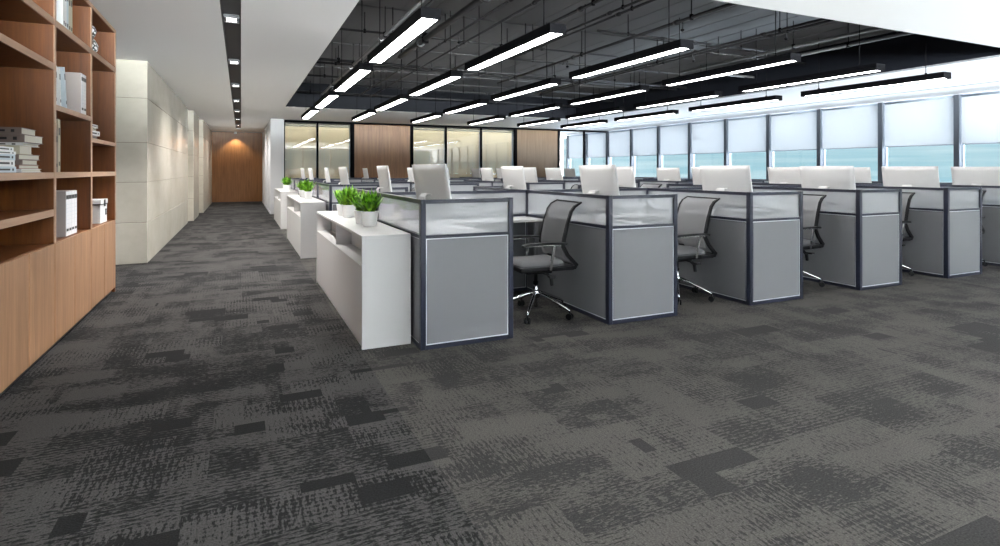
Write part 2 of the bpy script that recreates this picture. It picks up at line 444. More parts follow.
for i in range(ny):
    y0, y1 = posts[i], posts[i+1]-.10
    bm = new(); frame_rect(bm, 'x', XW+.05, y0-.04, y1+.04, 1.0, 2.80, .05, .05)
    fr = struct(obj('window_%d' % wn, bm, M['sash'])); wn += 1
    bm = new(); bx(bm, XW+.048, XW+.054, y0+.01, y1-.01, 1.05, 2.75); obj('pane', bm, M['winglass'], fr)
    if True:
        if i in vis:
            lb = 'white roller blind half lowered over the %s window of the right wall' % (onames[vis.index(i)] if vis.index(i) < len(onames) else 'farthest')
        else: lb = 'white roller blind half lowered over a window %s' % ('of the corner room, added to cut its light' if y0 > 17.5 else 'outside the view, number %d along' % (i+1))
        th = thing('roller_blind', lb, 'blind', (XW-.03, (y0+y1)/2, 1.82), group='roller blinds along the window wall')
        w = (y1-y0)/2-.012
        boxobj('fabric', (-.002, .002, -w, w, 0, .93), M['blind'], th)
        boxobj('bottom_bar', (-.008, .008, -w, w, -.022, .0), M['sash'], th, .002)
        bm = new(); tube(bm, [(0,-w,.945),(0,w,.945)], .022, 10); obj('roller', bm, M['sash'], th)
# the corner room's blinds are added to keep the far ceiling strip dimmer

# ------------------------------------------------------------------ pendant lights
rows = [1.37, 2.535, 4.0, 5.55, 7.03, 8.42]
spans = [(4.33,6.38),(6.85,8.98),(9.4,11.52),(11.97,14.1)]
rn = ['first','second','third','fourth','fifth','sixth']; sn = ['nearest','second','third','farthest']
ZL = 2.5; HW = .083
proto = None
Lh = 1.04
for i, x in enumerate(rows):
    for j, (a, b) in enumerate(spans):
        lb = 'long black linear pendant lamp, %s along the %s row from the left' % (sn[j], rn[i])
        if proto is None:
            th = thing('pendant_light', lb, 'lamp', (x, (a+b)/2, ZL), group='linear pendant lamps under the dark ceiling')
            bm = new()
            bx(bm, -HW, HW, -Lh, Lh, .018, .085); bx(bm, -HW, -HW+.012, -Lh, Lh, 0, .018); bx(bm, HW-.012, HW, -Lh, Lh, 0, .018)
            bx(bm, -HW+.012, HW-.012, -Lh, -Lh+.012, 0, .018); bx(bm, -HW+.012, HW-.012, Lh-.012, Lh, 0, .018)
            obj('housing', bm, M['blackm'], th)
            boxobj('diffuser', (-HW+.012, HW-.012, -Lh+.012, Lh-.012, .010, .0178), M['lamp'], th)
            for s in (-1, 1):
                bm = new(); tube(bm, [(0, s*.78, .085), (0, s*.78, ZD-ZL-.0)], .005, 6); tube(bm, [(0, s*.78, .085), (0, s*.78, .11)], .014, 8)
                obj('hanging_rod', bm, M['blackm'], th)
            proto = th; cache_kids()
        else: dup(proto, (x, (a+b)/2, ZL), 0, lb)

# ------------------------------------------------------------------ pipes under the deck
def pipe(name, pts, r, m, lb, hang=(), joints=()):
    th = thing(name, lb, 'pipe', pts[0])
    o = Vector(pts[0])
    bm = new(); tube(bm, [Vector(p)-o for p in pts], r, 10)
    for jt in joints: 
        d = (Vector(pts[1])-Vector(pts[0])).normalized(); c = Vector(jt)-o
        tube(bm, [c-d*.03, c+d*.03], r*1.6, 10)
    obj('pipe_run', bm, m, th)
    for h in hang:
        bm = new(); c = Vector(h)-o
        tube(bm, [c, Vector((c.x, c.y, ZD-o.z))], .006, 6); tube(bm, [c-Vector((0,0,r*1.3)), c+Vector((0,0,r*1.8))], r*1.15, 8)
        obj('hanger', bm, M['blackm'], th)
ZX, ZY = 3.15, 3.05
xp = [(7.62,1.0,5.6,.016), (9.85,1.0,9.1,.026), (10.15,1.0,9.1,.02), (8.5,4.0,7.4,.014), (11.6,1.0,8.6,.02), (12.6,2.2,9.1,.018), (14.1,1.0,9.1,.024), (6.3,4.3,7.6,.014), (6.75,6.4,8.9,.016)]
for k, (y, x0, x1, r) in enumerate(xp):
    hs = [(x0+.5+q*2.1, y, ZX) for q in range(int((x1-x0)/2.1)+1) if x0+.5+q*2.1 < x1-.1]
    pipe('ceiling_pipe', [(x0,y,ZX),(x1,y,ZX)], r, M['pipe'], 'dark crosswise pipe under the deck, %s from the front of the open ceiling' % (['second','fourth','fifth','sixth'][0:0] or ['third','sixth','seventh','fourth, short,','eighth','ninth','tenth','first, short,','second, short,'][k]), hs, [(h[0]+.6, y, ZX) for h in hs if h[0]+.6 < x1])
yp = [(1.70,3.9,13.6,.022,'pg'), (1.80,3.9,13.6,.014,'p'), (2.24,3.9,8.6,.04,'p'), (2.52,3.9,13.5,.014,'p'), (2.79,3.9,13.5,.014,'p'), (3.36,3.9,9.6,.018,'p'), (3.74,3.9,8.0,.014,'p'), (3.86,3.9,8.0,.014,'p'), (4.7,3.9,10.4,.02,'p'), (6.14,3.9,11.5,.016,'p'), (6.27,3.9,11.5,.016,'p')]
yn = ['first','second','third','fourth','fifth','sixth','seventh','eighth','ninth','tenth','eleventh']
for k, (x, y0, y1, r, mm) in enumerate(yp):
    hs = [(x, y0+1.1+q*2.3, ZY) for q in range(5) if y0+1.1+q*2.3 < y1-.1]
    pipe('ceiling_pipe', [(x,y0,ZY),(x,y1,ZY)], r, M['pipe_g'] if mm == 'pg' else M['pipe'], '%s lengthwise pipe under the dark deck, %s from the left' % ('grey' if mm == 'pg' else 'black', yn[k]), hs, [(x, h[1]+.25, ZY) for h in hs])
# pale grey pipes over the right-hand lamps, one with an elbow
pipe('ceiling_pipe', [(7.15,3.9,ZY),(7.15,7.9,ZY)], .022, M['pipe_g'], 'pale grey straight pipe over the fifth lamp row', [(7.15,5.6,ZY)])
pipe('ceiling_pipe', [(7.75,3.9,ZY),(7.75,7.55,ZY),(7.78,7.68,ZY),(7.9,7.74,ZY),(8.8,7.74,ZY)], .022, M['pipe_g'], 'pale grey pipe turning a corner near the window side', [(7.75,5.2,ZY)])
sp = [(2.52,6.9),(2.79,8.9),(4.7,5.2),(4.7,7.8),(6.2,5.0),(6.2,6.6),(3.36,7.2),(6.2,8.6)]
sw = ['over the second lamp row','between first and second cross pipes','nearest on the thick middle pipe','farther on the thick middle pipe','nearest on the paired pipes','second on the paired pipes','between second and third lamp rows','third on the paired pipes']
for k, (x, y) in enumerate(sp):
    th = thing('sprinkler', 'small dark sprinkler head hanging from pipe, %s' % sw[k], 'sprinkler', (x+.05, y, ZY-.1), group='sprinkler heads')
    bm = new(); tube(bm, [(0,0,.12),(0,0,.02)], .008, 6); tube(bm, [(-.05,0,.1),(0,0,.1)], .01, 6); obj('stem', bm, M['pipe'], th)
    bm = new(); lathe(bm, [(0,.02),(.02,.015),(.024,.0),(.01,-.012),(0,-.014)], 12); obj('head', bm, M['blackm'], th)

# ------------------------------------------------------------------ downlights in the corridor slot
proto = None; dn = ['nearest','second','third','fourth','fifth','sixth','farthest']
ys = [6.43, 8.96, 11.44, 13.96, 16.4, 18.97, 21.55, 3.9, 1.4, -1.1]
for k, y in enumerate(ys):
    lb = 'twin recessed downlight in the dark ceiling slot, %s in view' % dn[k] if k < 7 else 'twin recessed downlight in the ceiling slot overhead behind the view, number %d' % (k-6)
    if proto is None:
        th = thing('downlight', lb, 'lamp', (-.0875, y, ZC), group='downlights along the ceiling slot')
        bm = new()
        frame_rect(bm, 'y', 0, 0,1,0,1,.1,.1); bm.free(); bm = new()
        bx(bm, -.072, .072, -.10, .10, .028, .05)
        bx(bm, -.074, -.066, -.105, .105, .012, .05); bx(bm, .066, .074, -.105, .105, .012, .05); bx(bm, -.074, .074, -.105, -.097, .012, .05); bx(bm, -.074, .074, .097, .105, .012, .05); bx(bm, -.066, .066, -.008, .008, .014, .05)
        obj('housing', bm, M['drawer'], th)
        for s in (-1, 1):
            bm = new(); bx(bm, -.045, .045, s*.05-.026, s*.05+.026, .018, .028, bev=.004); obj('lamp', bm, M['dlamp'], th)
        proto = th; cache_kids()
    else: dup(proto, (-.0875, y, ZC), 0, lb)
for k, y in enumerate(ys):
    ld = bpy.data.lights.new('downlight_beam', 'SPOT'); ld.energy = 230 if y > 16 else 400 if y > 10 else (480 if y > 6 else 50); ld.spot_size = R(150 if y > 10 else 98); ld.spot_blend = .8; ld.shadow_soft_size = .06; ld.color = (1,.98,.95)
    lo = bpy.data.objects.new('downlight_beam', ld); col.objects.link(lo); lo.location = (-.0875, y, ZC-.005)
th = thing('wall_spotlight', 'small round spotlight glowing at the top of the far wooden wall', 'lamp', (-.2, 24.74, ZC))
bm = new(); lathe(bm, [(0,-.0),(.045,0),(.05,-.08),(.042,-.08),(.038,-.03),(0,-.03)], 20); obj('housing', bm, M['silver'], th)
bm = new(); lathe(bm, [(0,-.052),(.03,-.055),(.036,-.045),(0,-.035)], 16); obj('bulb', bm, M['dlamp'], th)
ld = bpy.data.lights.new('spotlight_beam', 'SPOT'); ld.energy = 90; ld.spot_size = R(110); ld.spot_blend = .5; ld.shadow_soft_size = .03; ld.color = (1,.88,.7)
lo = bpy.data.objects.new('spotlight_beam', ld); col.objects.link(lo); lo.location = (-.2, 24.74, ZC-.09); lo.rotation_euler = (R(-6),0,0)

# ------------------------------------------------------------------ bookcase
XB = -1.228; XK = XL+.005
Ys = [2.88, 3.98, 5.07, 6.17, 7.265]; tk = .022
bc = thing('bookcase', 'tall brown wooden built-in bookcase with open shelves above flush cupboard doors', 'bookcase', (XB, 5.0, 0))
def B(name, dims, m, bev=.0, p=bc):
    x0,x1,y0,y1,z0,z1 = dims
    return boxobj(name, (x0-XB, x1-XB, y0-5.0, y1-5.0, z0, z1), m, p, bev)
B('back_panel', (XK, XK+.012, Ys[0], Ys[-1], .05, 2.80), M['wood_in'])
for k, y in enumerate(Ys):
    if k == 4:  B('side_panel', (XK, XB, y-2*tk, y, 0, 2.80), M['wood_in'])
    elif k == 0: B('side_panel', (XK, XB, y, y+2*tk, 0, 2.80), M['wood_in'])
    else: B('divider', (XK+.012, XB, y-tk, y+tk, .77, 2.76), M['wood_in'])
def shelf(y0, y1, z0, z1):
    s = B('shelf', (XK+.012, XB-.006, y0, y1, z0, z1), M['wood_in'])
    B('edge_band', (XB-.006, XB+.004, y0, y1, z0, z1), M['wood_edge_lit'], p=bc)
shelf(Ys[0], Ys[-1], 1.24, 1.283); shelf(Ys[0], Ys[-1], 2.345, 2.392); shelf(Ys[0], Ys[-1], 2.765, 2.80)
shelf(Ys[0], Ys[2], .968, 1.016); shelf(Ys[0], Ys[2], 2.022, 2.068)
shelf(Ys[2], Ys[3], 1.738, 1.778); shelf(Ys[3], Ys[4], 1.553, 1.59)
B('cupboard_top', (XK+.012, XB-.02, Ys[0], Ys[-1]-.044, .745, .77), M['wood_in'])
for y in Ys[1:4]: B('edge_band', (XB-.0, XB+.006, y-tk, y+tk, .77, 2.80), M['wood_edge_lit'])
B('edge_band', (XB, XB+.006, Ys[-1]-2*tk, Ys[-1], .77, 2.80), M['wood_edge_lit'])
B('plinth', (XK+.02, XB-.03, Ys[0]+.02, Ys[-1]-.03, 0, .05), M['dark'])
B('carcass', (XK+.012, XB-.022, Ys[0]+.03, Ys[-1]-.044, .05, .745), M['dark'])
ds = [2.88, 3.43, 3.98, 4.53, 5.08, 5.625, 6.17, 6.72, 7.265]
for a, b in zip(ds, ds[1:]): B('door', (XB-.02, XB+.001, a+.006, b-.006, .045, .766), M['wood_door'], .002)

def book(y, z, w, t, h, cov, lb, x=None, lean=0., flat=False, grp=None, rz=0., titles=True, xoff=.02):
    # upright: thickness t along y, spine to the room at x=XB-xoff ; flat: lies on its side, spine to the room
    xs = XB - xoff if x is None else x
    th = thing('book', lb, 'book', (xs, y, z), rz, grp)
    bm = new(); bm2 = new(); bm3 = new(); bm4 = new()
    if flat:   # h = length along y, w = depth, t = thickness in z
        bx(bm, -w, 0, -h/2, h/2, 0, .004); bx(bm, -w, 0, -h/2, h/2, t-.004, t); bx(bm, -.004, 0, -h/2, h/2, .004, t-.004)
        bx(bm2, -w+.006, -.004, -h/2+.005, h/2-.005, .004, t-.004)
        bx(bm3, -.001, .0015, -h*.28, h*.22, t*.35, t*.65); bx(bm4, -.001, .0015, h*.32, h*.38, t*.3, t*.7)
    else:
        bx(bm, -w, 0, -t/2, -t/2+.003, 0, h); bx(bm, -w, 0, t/2-.003, t/2, 0, h); bx(bm, -.004, 0, -t/2+.003, t/2-.003, 0, h)
        bx(bm2, -w+.006, -.004, -t/2+.003, t/2-.003, .004, h-.005)
        bx(bm3, -.001, .0015, -t*.25, t*.25, h*.70, h*.84); bx(bm4, -.001, .0015, -t*.2, t*.2, h*.12, h*.20)
        if lean:
            mt = Matrix.Rotation(lean, 4, 'X')
            for q in (bm, bm2, bm3, bm4): xf(q.verts, mt)
    obj('cover', bm, cov, th); obj('pages', bm2, M['paper'], th); obj('spine_title', bm3, M['ink'], th); obj('spine_mark', bm4, M['ink'], th)
    return th
g = 'books stacked flat in the left bay of the bookcase'
zb = 1.2845
# right-hand stack, bottom to top (length, depth, thickness, y, cover)
st = [(.30,.36,.022,4.56,'cov_w','white'),(.29,.34,.026,4.55,'cov_r','brown'),(.30,.33,.034,4.57,'cov_g','grey-brown'),(.29,.34,.034,4.55,'cov_g','mottled grey'),(.26,.25,.056,4.52,'cov_t','tan'),
      (.32,.31,.022,4.62,'cov_w','white'),(.33,.31,.052,4.62,'cov_g','dark grey-brown'),(.30,.29,.044,4.59,'cov_g','grey')]
z = zb
for k, (h, w, tt, y, cv, cn) in enumerate(st):
    wd_ = ['at the bottom','second from the bottom','third from the bottom','fourth from the bottom','fifth from the bottom','sixth from the bottom','second from the top','on top'][k]
    ry = random.uniform(-4, 4)
    book(y, z, w, tt, h, M[cv], '%s book lying flat, %s of the tall stack, left bay' % (cn, wd_), flat=True, grp=g, rz=R(-90+ry), x=XB-.045-h/2-.01*(k % 2)); z += tt
z = zb
for k, (h, w, tt, cv, cn) in enumerate([(.30,.17,.036,'cov_b','pale blue'),(.31,.17,.040,'cov_w','white'),(.28,.17,.034,'cov_b','pale blue'),(.30,.17,.018,'cov_w','white'),(.27,.16,.026,'cov_w','white')]):
    book(4.26, z, w, tt, h, M[cv], '%s book lying flat, %s of the short stack at the photo\'s left edge' % (cn, ['lowest','second lowest','middle','fourth up','topmost'][k]), flat=True, grp='books in the short flat stack', rz=R(random.uniform(-4, 4)), xoff=.04); z += tt
# middle bay, full shelf: thin upright books
for k, (y, tt, h, cv, cn) in enumerate([(5.13,.032,.30,'cov_w','white'),(5.165,.03,.30,'cov_t','tan'),(5.195,.022,.31,'cov_g','grey'),(5.23,.04,.37,'cov_t','tall tan')]):
    pass
def upright(ys, z, hh, covs, names, grp, where, w=.22, xoff=.05):
    y = ys
    for k, (h, c, nm, tt) in enumerate(zip(hh, covs, names, [.045,.05,.055,.06,.05][:len(hh)])):
        book(y+tt/2, z, w, tt, h, M[c], '%s upright book, %s' % (nm, where[k]), grp=grp, xoff=xoff); y += tt+.002
upright(5.60-.47, zb, [.33,.33,.32,.40], ['cov_w','cov_t','cov_g','cov_t'], ['white','tan','grey','tallest tan'], 'upright books on the middle shelf', ['leftmost on the middle bay shelf at eye level','second from left at eye level, middle bay','third from left at eye level, middle bay','rightmost on the middle bay shelf at eye level'], xoff=.03)
upright(5.42, 2.3935, [.36,.34,.36,.33,.34], ['cov_w','cov_w','cov_b','cov_t','cov_t'], ['white','thinner white','pale blue','tan','mottled tan'], 'upright books on the top shelf', ['leftmost on the top shelf','second from left on the top shelf','third from left on the top shelf','fourth from left on the top shelf','rightmost on the top shelf'], xoff=.03)
# leaning folders and a box file on the middle-bay upper shelf
for k, (y, c, nm, le) in enumerate([(5.24,'cov_w','white',.0),(5.36,'cov_w','white black-marked',.12),(5.52,'cov_b','grey-blue framed',.22)]):
    book(y, 1.782, .24, .03, [.30,.30,.33][k], M[c], '%s folder %s on the upper shelf of the middle bay' % (nm, ['upright at the left end','leaning slightly','leaning furthest']  [k]), grp='leaning folders', lean=le, xoff=.03)
def binder(y, z, h, t, d, lb, grp, xoff=.03):
    th = thing('binder', lb, 'binder', (XB-xoff, y, z), group=grp)
    boxobj('body', (-d, 0, -t/2+.001, t/2-.001, 0, h), M['binder'], th, .003)
    boxobj('spine_label', (0, .003, -t/2+.002, t/2-.002, .004, h-.004), M['label'], th)
    bm = new(); bx(bm, .002, .005, -t*.44, t*.44, h*.82, h*.91); obj('title_block', bm, M['ink'], th)
    bm = new(); bx(bm, .002, .005, -t*.32, t*.32, h*.115, h*.17); obj('number_block', bm, M['ink'], th)
    bm = new()
    for q in range(6): bx(bm, .003, .0042, -t*.4, t*.4, h*(.28+.085*q), h*(.284+.085*q))
    obj('ruled_line', bm, M['cov_b'], th)
for k in range(4):
    binder(5.53+k*.082, .772, .36, .078, .27, 'white-spined box binder on the cupboard top, %s of four' % ['leftmost','second from left','third from left','rightmost'][k], 'binders on the cupboard top')
for k in range(2):
    binder(6.0+k*.085, 1.78, .36, .08, .27, 'white-labelled binder on the upper shelf of the middle bay, %s of the pair' % ['left','right'][k], 'binders on the upper shelf')
# storage box in the right bay
th = thing('storage_box', 'white lidded storage box with black corner clip and label holder', 'box', (XB-.03, 6.86, .771))
boxobj('body', (-.26, 0, -.15, .15, 0, .19), M['cov_w'], th, .004)
boxobj('lid', (-.266, .006, -.156, .156, .19, .235), M['cov_w'], th, .004)
boxobj('lid_band', (-.267, .007, -.157, .157, .183, .191), M['ink'], th)
bm = new(); bx(bm, .006, .010, -.03, .03, .165, .232); obj('clip', bm, M['ink'], th)
bm = new(); frame_rect(bm, 'x', .002, .055, .115, .075, .135, .01, .006); obj('label_holder', bm, M['ink'], th)
bm = new(); bx(bm, 0, .002, .065, .105, .085, .125); obj('label_card', bm, M['label'], th)
for k, (tt, h, c, nm) in enumerate([(.035,.30,'cov_g','grey'),(.045,.30,'cov_w','white'),(.03,.26,'cov_t','tan'),(.03,.24,'cov_w','white')]):
    book(6.50, 1.5925+[0,.035,.08,.11][k], .2, tt, h, M[c], '%s book lying flat, %s of the small stack in the right bay' % (nm, ['lowest','second up','third up','topmost'][k]), flat=True, grp='small flat stack in the right bay', rz=R([2,-6,5,-3][k]), xoff=.04)
th = thing('patterned_vase', 'black and white patterned double-bulb vase on the top shelf', 'vase', (XB-.08, 6.46, 2.393))
bm = new(); lathe(bm, [(0,0),(.05,.002),(.075,.04),(.08,.08),(.062,.12),(.04,.15),(.055,.18),(.068,.215),(.055,.25),(.03,.275),(.034,.29),(.026,.29),(.022,.27),(0,.26)], 28); obj('body', bm, M['pattern'], th)
boxobj('shelf_lamp', (0,.001,0,.001,0,.001), M['ink']) if False else None

# ------------------------------------------------------------------ white low cabinets along the corridor
cabs = [(4.138, 2.70, 'nearest', True), (8.78, 2.70, 'middle', False), (13.35, 2.75, 'farthest', False)]
for y, L_, nm, nr in cabs:
    th = thing('low_cabinet', 'long white low cabinet with open slot beside the corridor, %s of three' % nm, 'cabinet', (.795, y, 0), group='white low cabinets along the corridor')
    W = .362; H = .822
    boxobj('top', (0, W, 0, L_, H-.022, H), M['lam'], th, .002)
    boxobj('end_panel', (0, W, 0, .022, 0, H-.022), M['lam'], th, .001)
    boxobj('end_panel', (0, W, L_-.022, L_, 0, H-.022), M['lam'], th, .001)
    boxobj('back_panel', (W-.018, W, .022, L_-.022, 0, H-.022), M['lam'], th)
    boxobj('niche_floor', (0.0, W-.018, .022, L_-.022, .575, .60), M['lam'], th, .001)
    boxobj('niche_divider', (.02, W-.018, L_/2-.01, L_/2+.01, .60, H-.022), M['lam'], th)
    boxobj('niche_back', (.16, .175, .022, L_-.022, .60, H-.022), M['lam'], th)
    for k in range(2):
        a = .024+k*(L_-.048)/2
        boxobj('door', (0.002, .02, a+.001, a+(L_-.048)/2-.001, .025, .573), M['lam'], th, .001)
    boxobj('plinth', (.012, W-.02, .03, L_-.03, 0, .025), M['silver'], th)

# potted plants
def potted(x, y, s, seed, lb):
    rnd = random.Random(seed)
    th = thing('potted_plant', lb, 'plant', (x, y, .822), rnd.uniform(0, 6), 'green plants in white pots on the low cabinets')
    bm = new(); lathe(bm, [(0,0),(.048*s,0),(.052*s,.006),(.066*s,.112*s),(.068*s,.118*s),(.062*s,.118*s),(.058*s,.10*s),(0,.10*s)], 28); obj('pot', bm, M['pot'], th)
    bm = new(); lathe(bm, [(0,.106*s),(.058*s,.103*s),(.058*s,.098*s),(0,.098*s)], 20); obj('soil', bm, M['soil'], th)
    bm = new()
    for k in range(75):
        a = rnd.uniform(0, 2*PI); rr = rnd.uniform(0, .042)*s; ln = rnd.uniform(.10, .19)*s; tilt = rnd.uniform(.05, .78)*(0.6+.5*rr/.042/s); wd2 = rnd.uniform(.012, .019)*s
        base = Vector((rr*math.cos(a), rr*math.sin(a), .10*s + rnd.uniform(0, .045)*s)); d = Vector((math.cos(a)*math.sin(tilt), math.sin(a)*math.sin(tilt), math.cos(tilt)))
        side = Vector((-math.sin(a+rnd.uniform(-.8,.8)), math.cos(a+rnd.uniform(-.8,.8)), 0)).normalized()
        prev = None; nseg = 5
        for q in range(nseg+1):
            f = q/nseg; w = wd2*math.sin(PI*min(1, .12+f*.88))**.8
            c = base + d*ln*f + Vector((0,0,-1))*(.04*f*f*math.sin(tilt))*s
            up = side.cross(d).normalized()*w*.35
            ring = [bm.verts.new(c+side*w+up), bm.verts.new(c), bm.verts.new(c-side*w+up)]
            if prev:
                for u in (0, 1): fc = bm.faces.new((prev[u], prev[u+1], ring[u+1], ring[u])); fc.smooth = True
            prev = ring
    bmesh.ops.solidify(bm, geom=bm.faces[:], thickness=.0012)
    obj('foliage', bm, M['leaf'], th)
potted(1.0, 4.86, 1.08, 1, 'bushy green plant in white pot at the near end of the nearest cabinet')
potted(.98, 5.11, 1.0, 2, 'green potted plant tucked just behind the frontmost one on the nearest cabinet')
potted(.99, 5.84, 1.08, 3, 'bushy green plant in white pot, second pair from front on the nearest cabinet')
potted(.975, 6.10, 1.0, 4, 'green potted plant half hidden at the back of the nearest cabinet')
potted(1.0, 9.75, 1.08, 5, 'bushy green plant in white pot, front one on the middle cabinet')
potted(.99, 10.5, 1.05, 6, 'bushy green plant in white pot, rear one on the middle cabinet')
potted(.98, 14.0, 1.1, 7, 'green potted plant, nearer one on the farthest cabinet')
potted(.97, 14.35, 1.05, 8, 'green potted plant, rear one on the farthest cabinet')

# ------------------------------------------------------------------ cubicle partitions
X0 = 1.195; PX = 1.63; YB = [3.94, 8.57, 13.2]; LY = 3.06; HT = 1.085; ZM = .815
bayn = ['first','second','third','fourth','fifth','sixth']; bln = ['nearest','middle','farthest']
def segment(th, axis, c, a0, a1, mt=.034):
    """one panel field between posts: frame rails, solid lower panel, glass upper pane"""
    def b(bm, p0, p1, q0, q1, t, bev=0.):
        if axis == 'x': bx(bm, c-t/2, c+t/2, p0, p1, q0, q1, bev)
        else: bx(bm, p0, p1, c-t/2, c+t/2, q0, q1, bev)
    bm = new(); b(bm, a0, a1, HT-.03, HT, mt); b(bm, a0, a1, ZM-.012, ZM+.012, mt); b(bm, a0, a1, 0, .032, mt); obj('rail', bm, M['navy'], th)
    bm = new(); b(bm, a0, a1, .032, ZM-.012, .022); obj('edge_strip', bm, M['silver'], th)
    bm = new(); b(bm, a0+.008, a1-.008, .040, ZM-.020, .028, .002); obj('solid_panel', bm, M['panel'], th)
    bm = new(); b(bm, a0, a1, ZM+.012, HT-.03, .008); obj('glass_pane', bm, M['frost'], th)
pw = .02
def post(th, x, y, dx=pw, dy=pw):
    bm = new(); bx(bm, x-dx, x+dx, y-dy, y+dy, 0, HT+.002, bev=.003, seg=1); obj('post', bm, M['navy'], th)
part = thing('cubicle_partition', '', 'partition', (X0, YB[0], 0), group='cubicle partitions')
segment(part, 'x', 0, .05, 1.53-pw); segment(part, 'x', 0, 1.53+pw, LY-.05)
segment(part, 'y', .02, pw, .70-pw); segment(part, 'y', LY-.02, pw, .70-pw); segment(part, 'y', 1.53, pw, PX-pw)
post(part, 0, .025, .02, .025); post(part, 0, 1.53); post(part, 0, LY-.025, .02, .025); post(part, .70, .02); post(part, .70, LY-.02)
lastp = thing('cubicle_partition', '', 'partition', (X0+6*PX, YB[0], 0), group='cubicle partitions')
segment(lastp, 'x', 0, pw, 1.53-pw); segment(lastp, 'x', 0, 1.53+pw, LY-pw); post(lastp, 0, pw); post(lastp, 0, 1.53); post(lastp, 0, LY-pw)
cache_kids()
for j in range(3):
    for i in range(6):
        lb = 'navy-framed grey cubicle partition with frosted top, %s from left in the %s block' % (bayn[i], bln[j])
        if i == 0 and j == 0: part['label'] = lb
        else: dup(part, (X0+i*PX, YB[j], 0), 0, lb)
    lb = 'straight closing partition on the window side of the %s cubicle block' % bln[j]
    if j == 0: lastp['label'] = lb
    else: dup(lastp, (X0+6*PX, YB[j], 0), 0, lb)

# desks (front one, and its mirror for the rear seat)
def make_desk(s, lb):
    th = thing('corner_desk', lb, 'desk', (0,0,0), group='white corner desks in the cubicles')
    # local y measured from the block's outer edge towards the divider, mirrored by s
    def D(name, x0, x1, y0, y1, z0, z1, m, bev=0., p=th):
        ya, yb = (y0, y1) if s > 0 else (-y1, -y0)
        return boxobj(name, (x0, x1, ya, yb, z0, z1), m, p, bev)
    bm = new()
    def Y(a, b): return (a, b) if s > 0 else (-b, -a)
    bx(bm, .022, .66, *Y(.045, 1.505), .775, .80, bev=.002); bx(bm, .655, 1.60, *Y(1.13, 1.505), .7752, .7998, bev=.002)
    obj('desktop', bm, M['lam'], th)
    D('leg_frame', .60, .64, .10, .14, 0, .775, M['blackm']); D('leg_frame', .08, .12, .10, .14, 0, .775, M['blackm'])
    D('cross_bar', .12, .60, .105, .135, .70, .74, M['blackm'])
    D('leg', 1.53, 1.56, 1.16, 1.19, 0, .775, M['chrome']); 
    D('modesty_panel', .05, .065, .15, 1.45, .35, .765, M['drawer'])
    pd = D('pedestal', .70, 1.10, 1.17, 1.48, .02, .765, M['dark'], .003)
    for k in range(3):
        z0 = .04+k*.24
        d = D('drawer', .71, 1.09, 1.155, 1.17, z0, z0+.23, M['drawer'], .002)
        D('handle', .84, .96, 1.148, 1.156, z0+.19, z0+.20, M['chrome'], p=d)
    return th
dA = make_desk(1, ''); dB = make_desk(-1, ''); 
# screen
def make_monitor():
    th = thing('desktop_computer', '', 'computer', (0,0,0), group='all-in-one computers on the desks')
    bm = new(); tl = R(9)
    # body: rounded slab with bulged back (towards -x); built as a grid
    W2, Hh = .335, .43; nx, nz = 12, 8
    def back(u, v): return -.012 - .030*(1-abs(u)**2.5)*(1-abs(v)**2.5)
    fr = {}; bk = {}
    for a in range(nx+1):
        for b in range(nz+1):
            u, v = -1+2*a/nx, -1+2*b/nz
            fr[a,b] = bm.verts.new((0, u*W2, v*Hh/2)); bk[a,b] = bm.verts.new((back(u,v), u*W2, v*Hh/2))
    for a in range(nx):
        for b in range(nz):
            bm.faces.new((fr[a,b], fr[a+1,b], fr[a+1,b+1], fr[a,b+1]))
            f = bm.faces.new((bk[a,b], bk[a,b+1], bk[a+1,b+1], bk[a+1,b])); f.smooth = True
    for a in range(nx):
        bm.faces.new((fr[a,0], bk[a,0], bk[a+1,0], fr[a+1,0])); bm.faces.new((fr[a,nz], fr[a+1,nz], bk[a+1,nz], bk[a,nz]))
    for b in range(nz):
        bm.faces.new((fr[0,b], fr[0,b+1], bk[0,b+1], bk[0,b])); bm.faces.new((fr[nx,b], bk[nx,b], bk[nx,b+1], fr[nx,b+1]))
    mt = Matrix.Translation((0,0,.335)) @ Matrix.Rotation(-tl, 4, 'Y')
    xf(bm.verts, mt); obj('casing', bm, M['alu'], th)
    bm = new(); bx(bm, .0005, .003, -.325, .325, -.13, .205); xf(bm.verts, mt); obj('screen', bm, M['screen'], th)
    bm = new(); rect_tube(bm, [(-.035,0,.30),(-.075,0,.30),(-.092,0,.28),(-.094,0,.2),(-.085,0,.02),(-.08,0,.006)], [.11,.11,.11,.12,.16,.17], .008); obj('stand_neck', bm, M['alu'], th)
    boxobj('stand_foot', (-.095, .10, -.095, .095, 0, .007), M['alu'], th, .003)
    return th
mon = make_monitor()
def make_keyboard():
    th = thing('keyboard', '', 'keyboard', (0,0,0), group='keyboards on the desks')
    bm = new(); rect_tube(bm, [(-.058,0,.010),(.058,0,.005)], .43, .006); obj('base', bm, M['alu'], th)
    bm = new()
    for r in range(5):
        for c in range(14):
            x = -.046+r*.0225; y = -.2+c*.0300
            bx(bm, x-.009, x+.009, y-.013, y+.013, .007, .0155-.001*r)
    obj('keys', bm, M['keys'], th)
    return th
kb = make_keyboard()
def make_mouse():
    th = thing('mouse', '', 'mouse', (0,0,0), group='mice on the desks')
    bm = new(); r = bmesh.ops.create_uvsphere(bm, u_segments=16, v_segments=10, radius=1)
    for v in r['verts']: v.co = Vector((v.co.x*.055, v.co.y*.03, max(0, v.co.z)*.028))
    obj('shell', bm, M['mouse'], th, smooth=True)
    return th
ms = make_mouse()

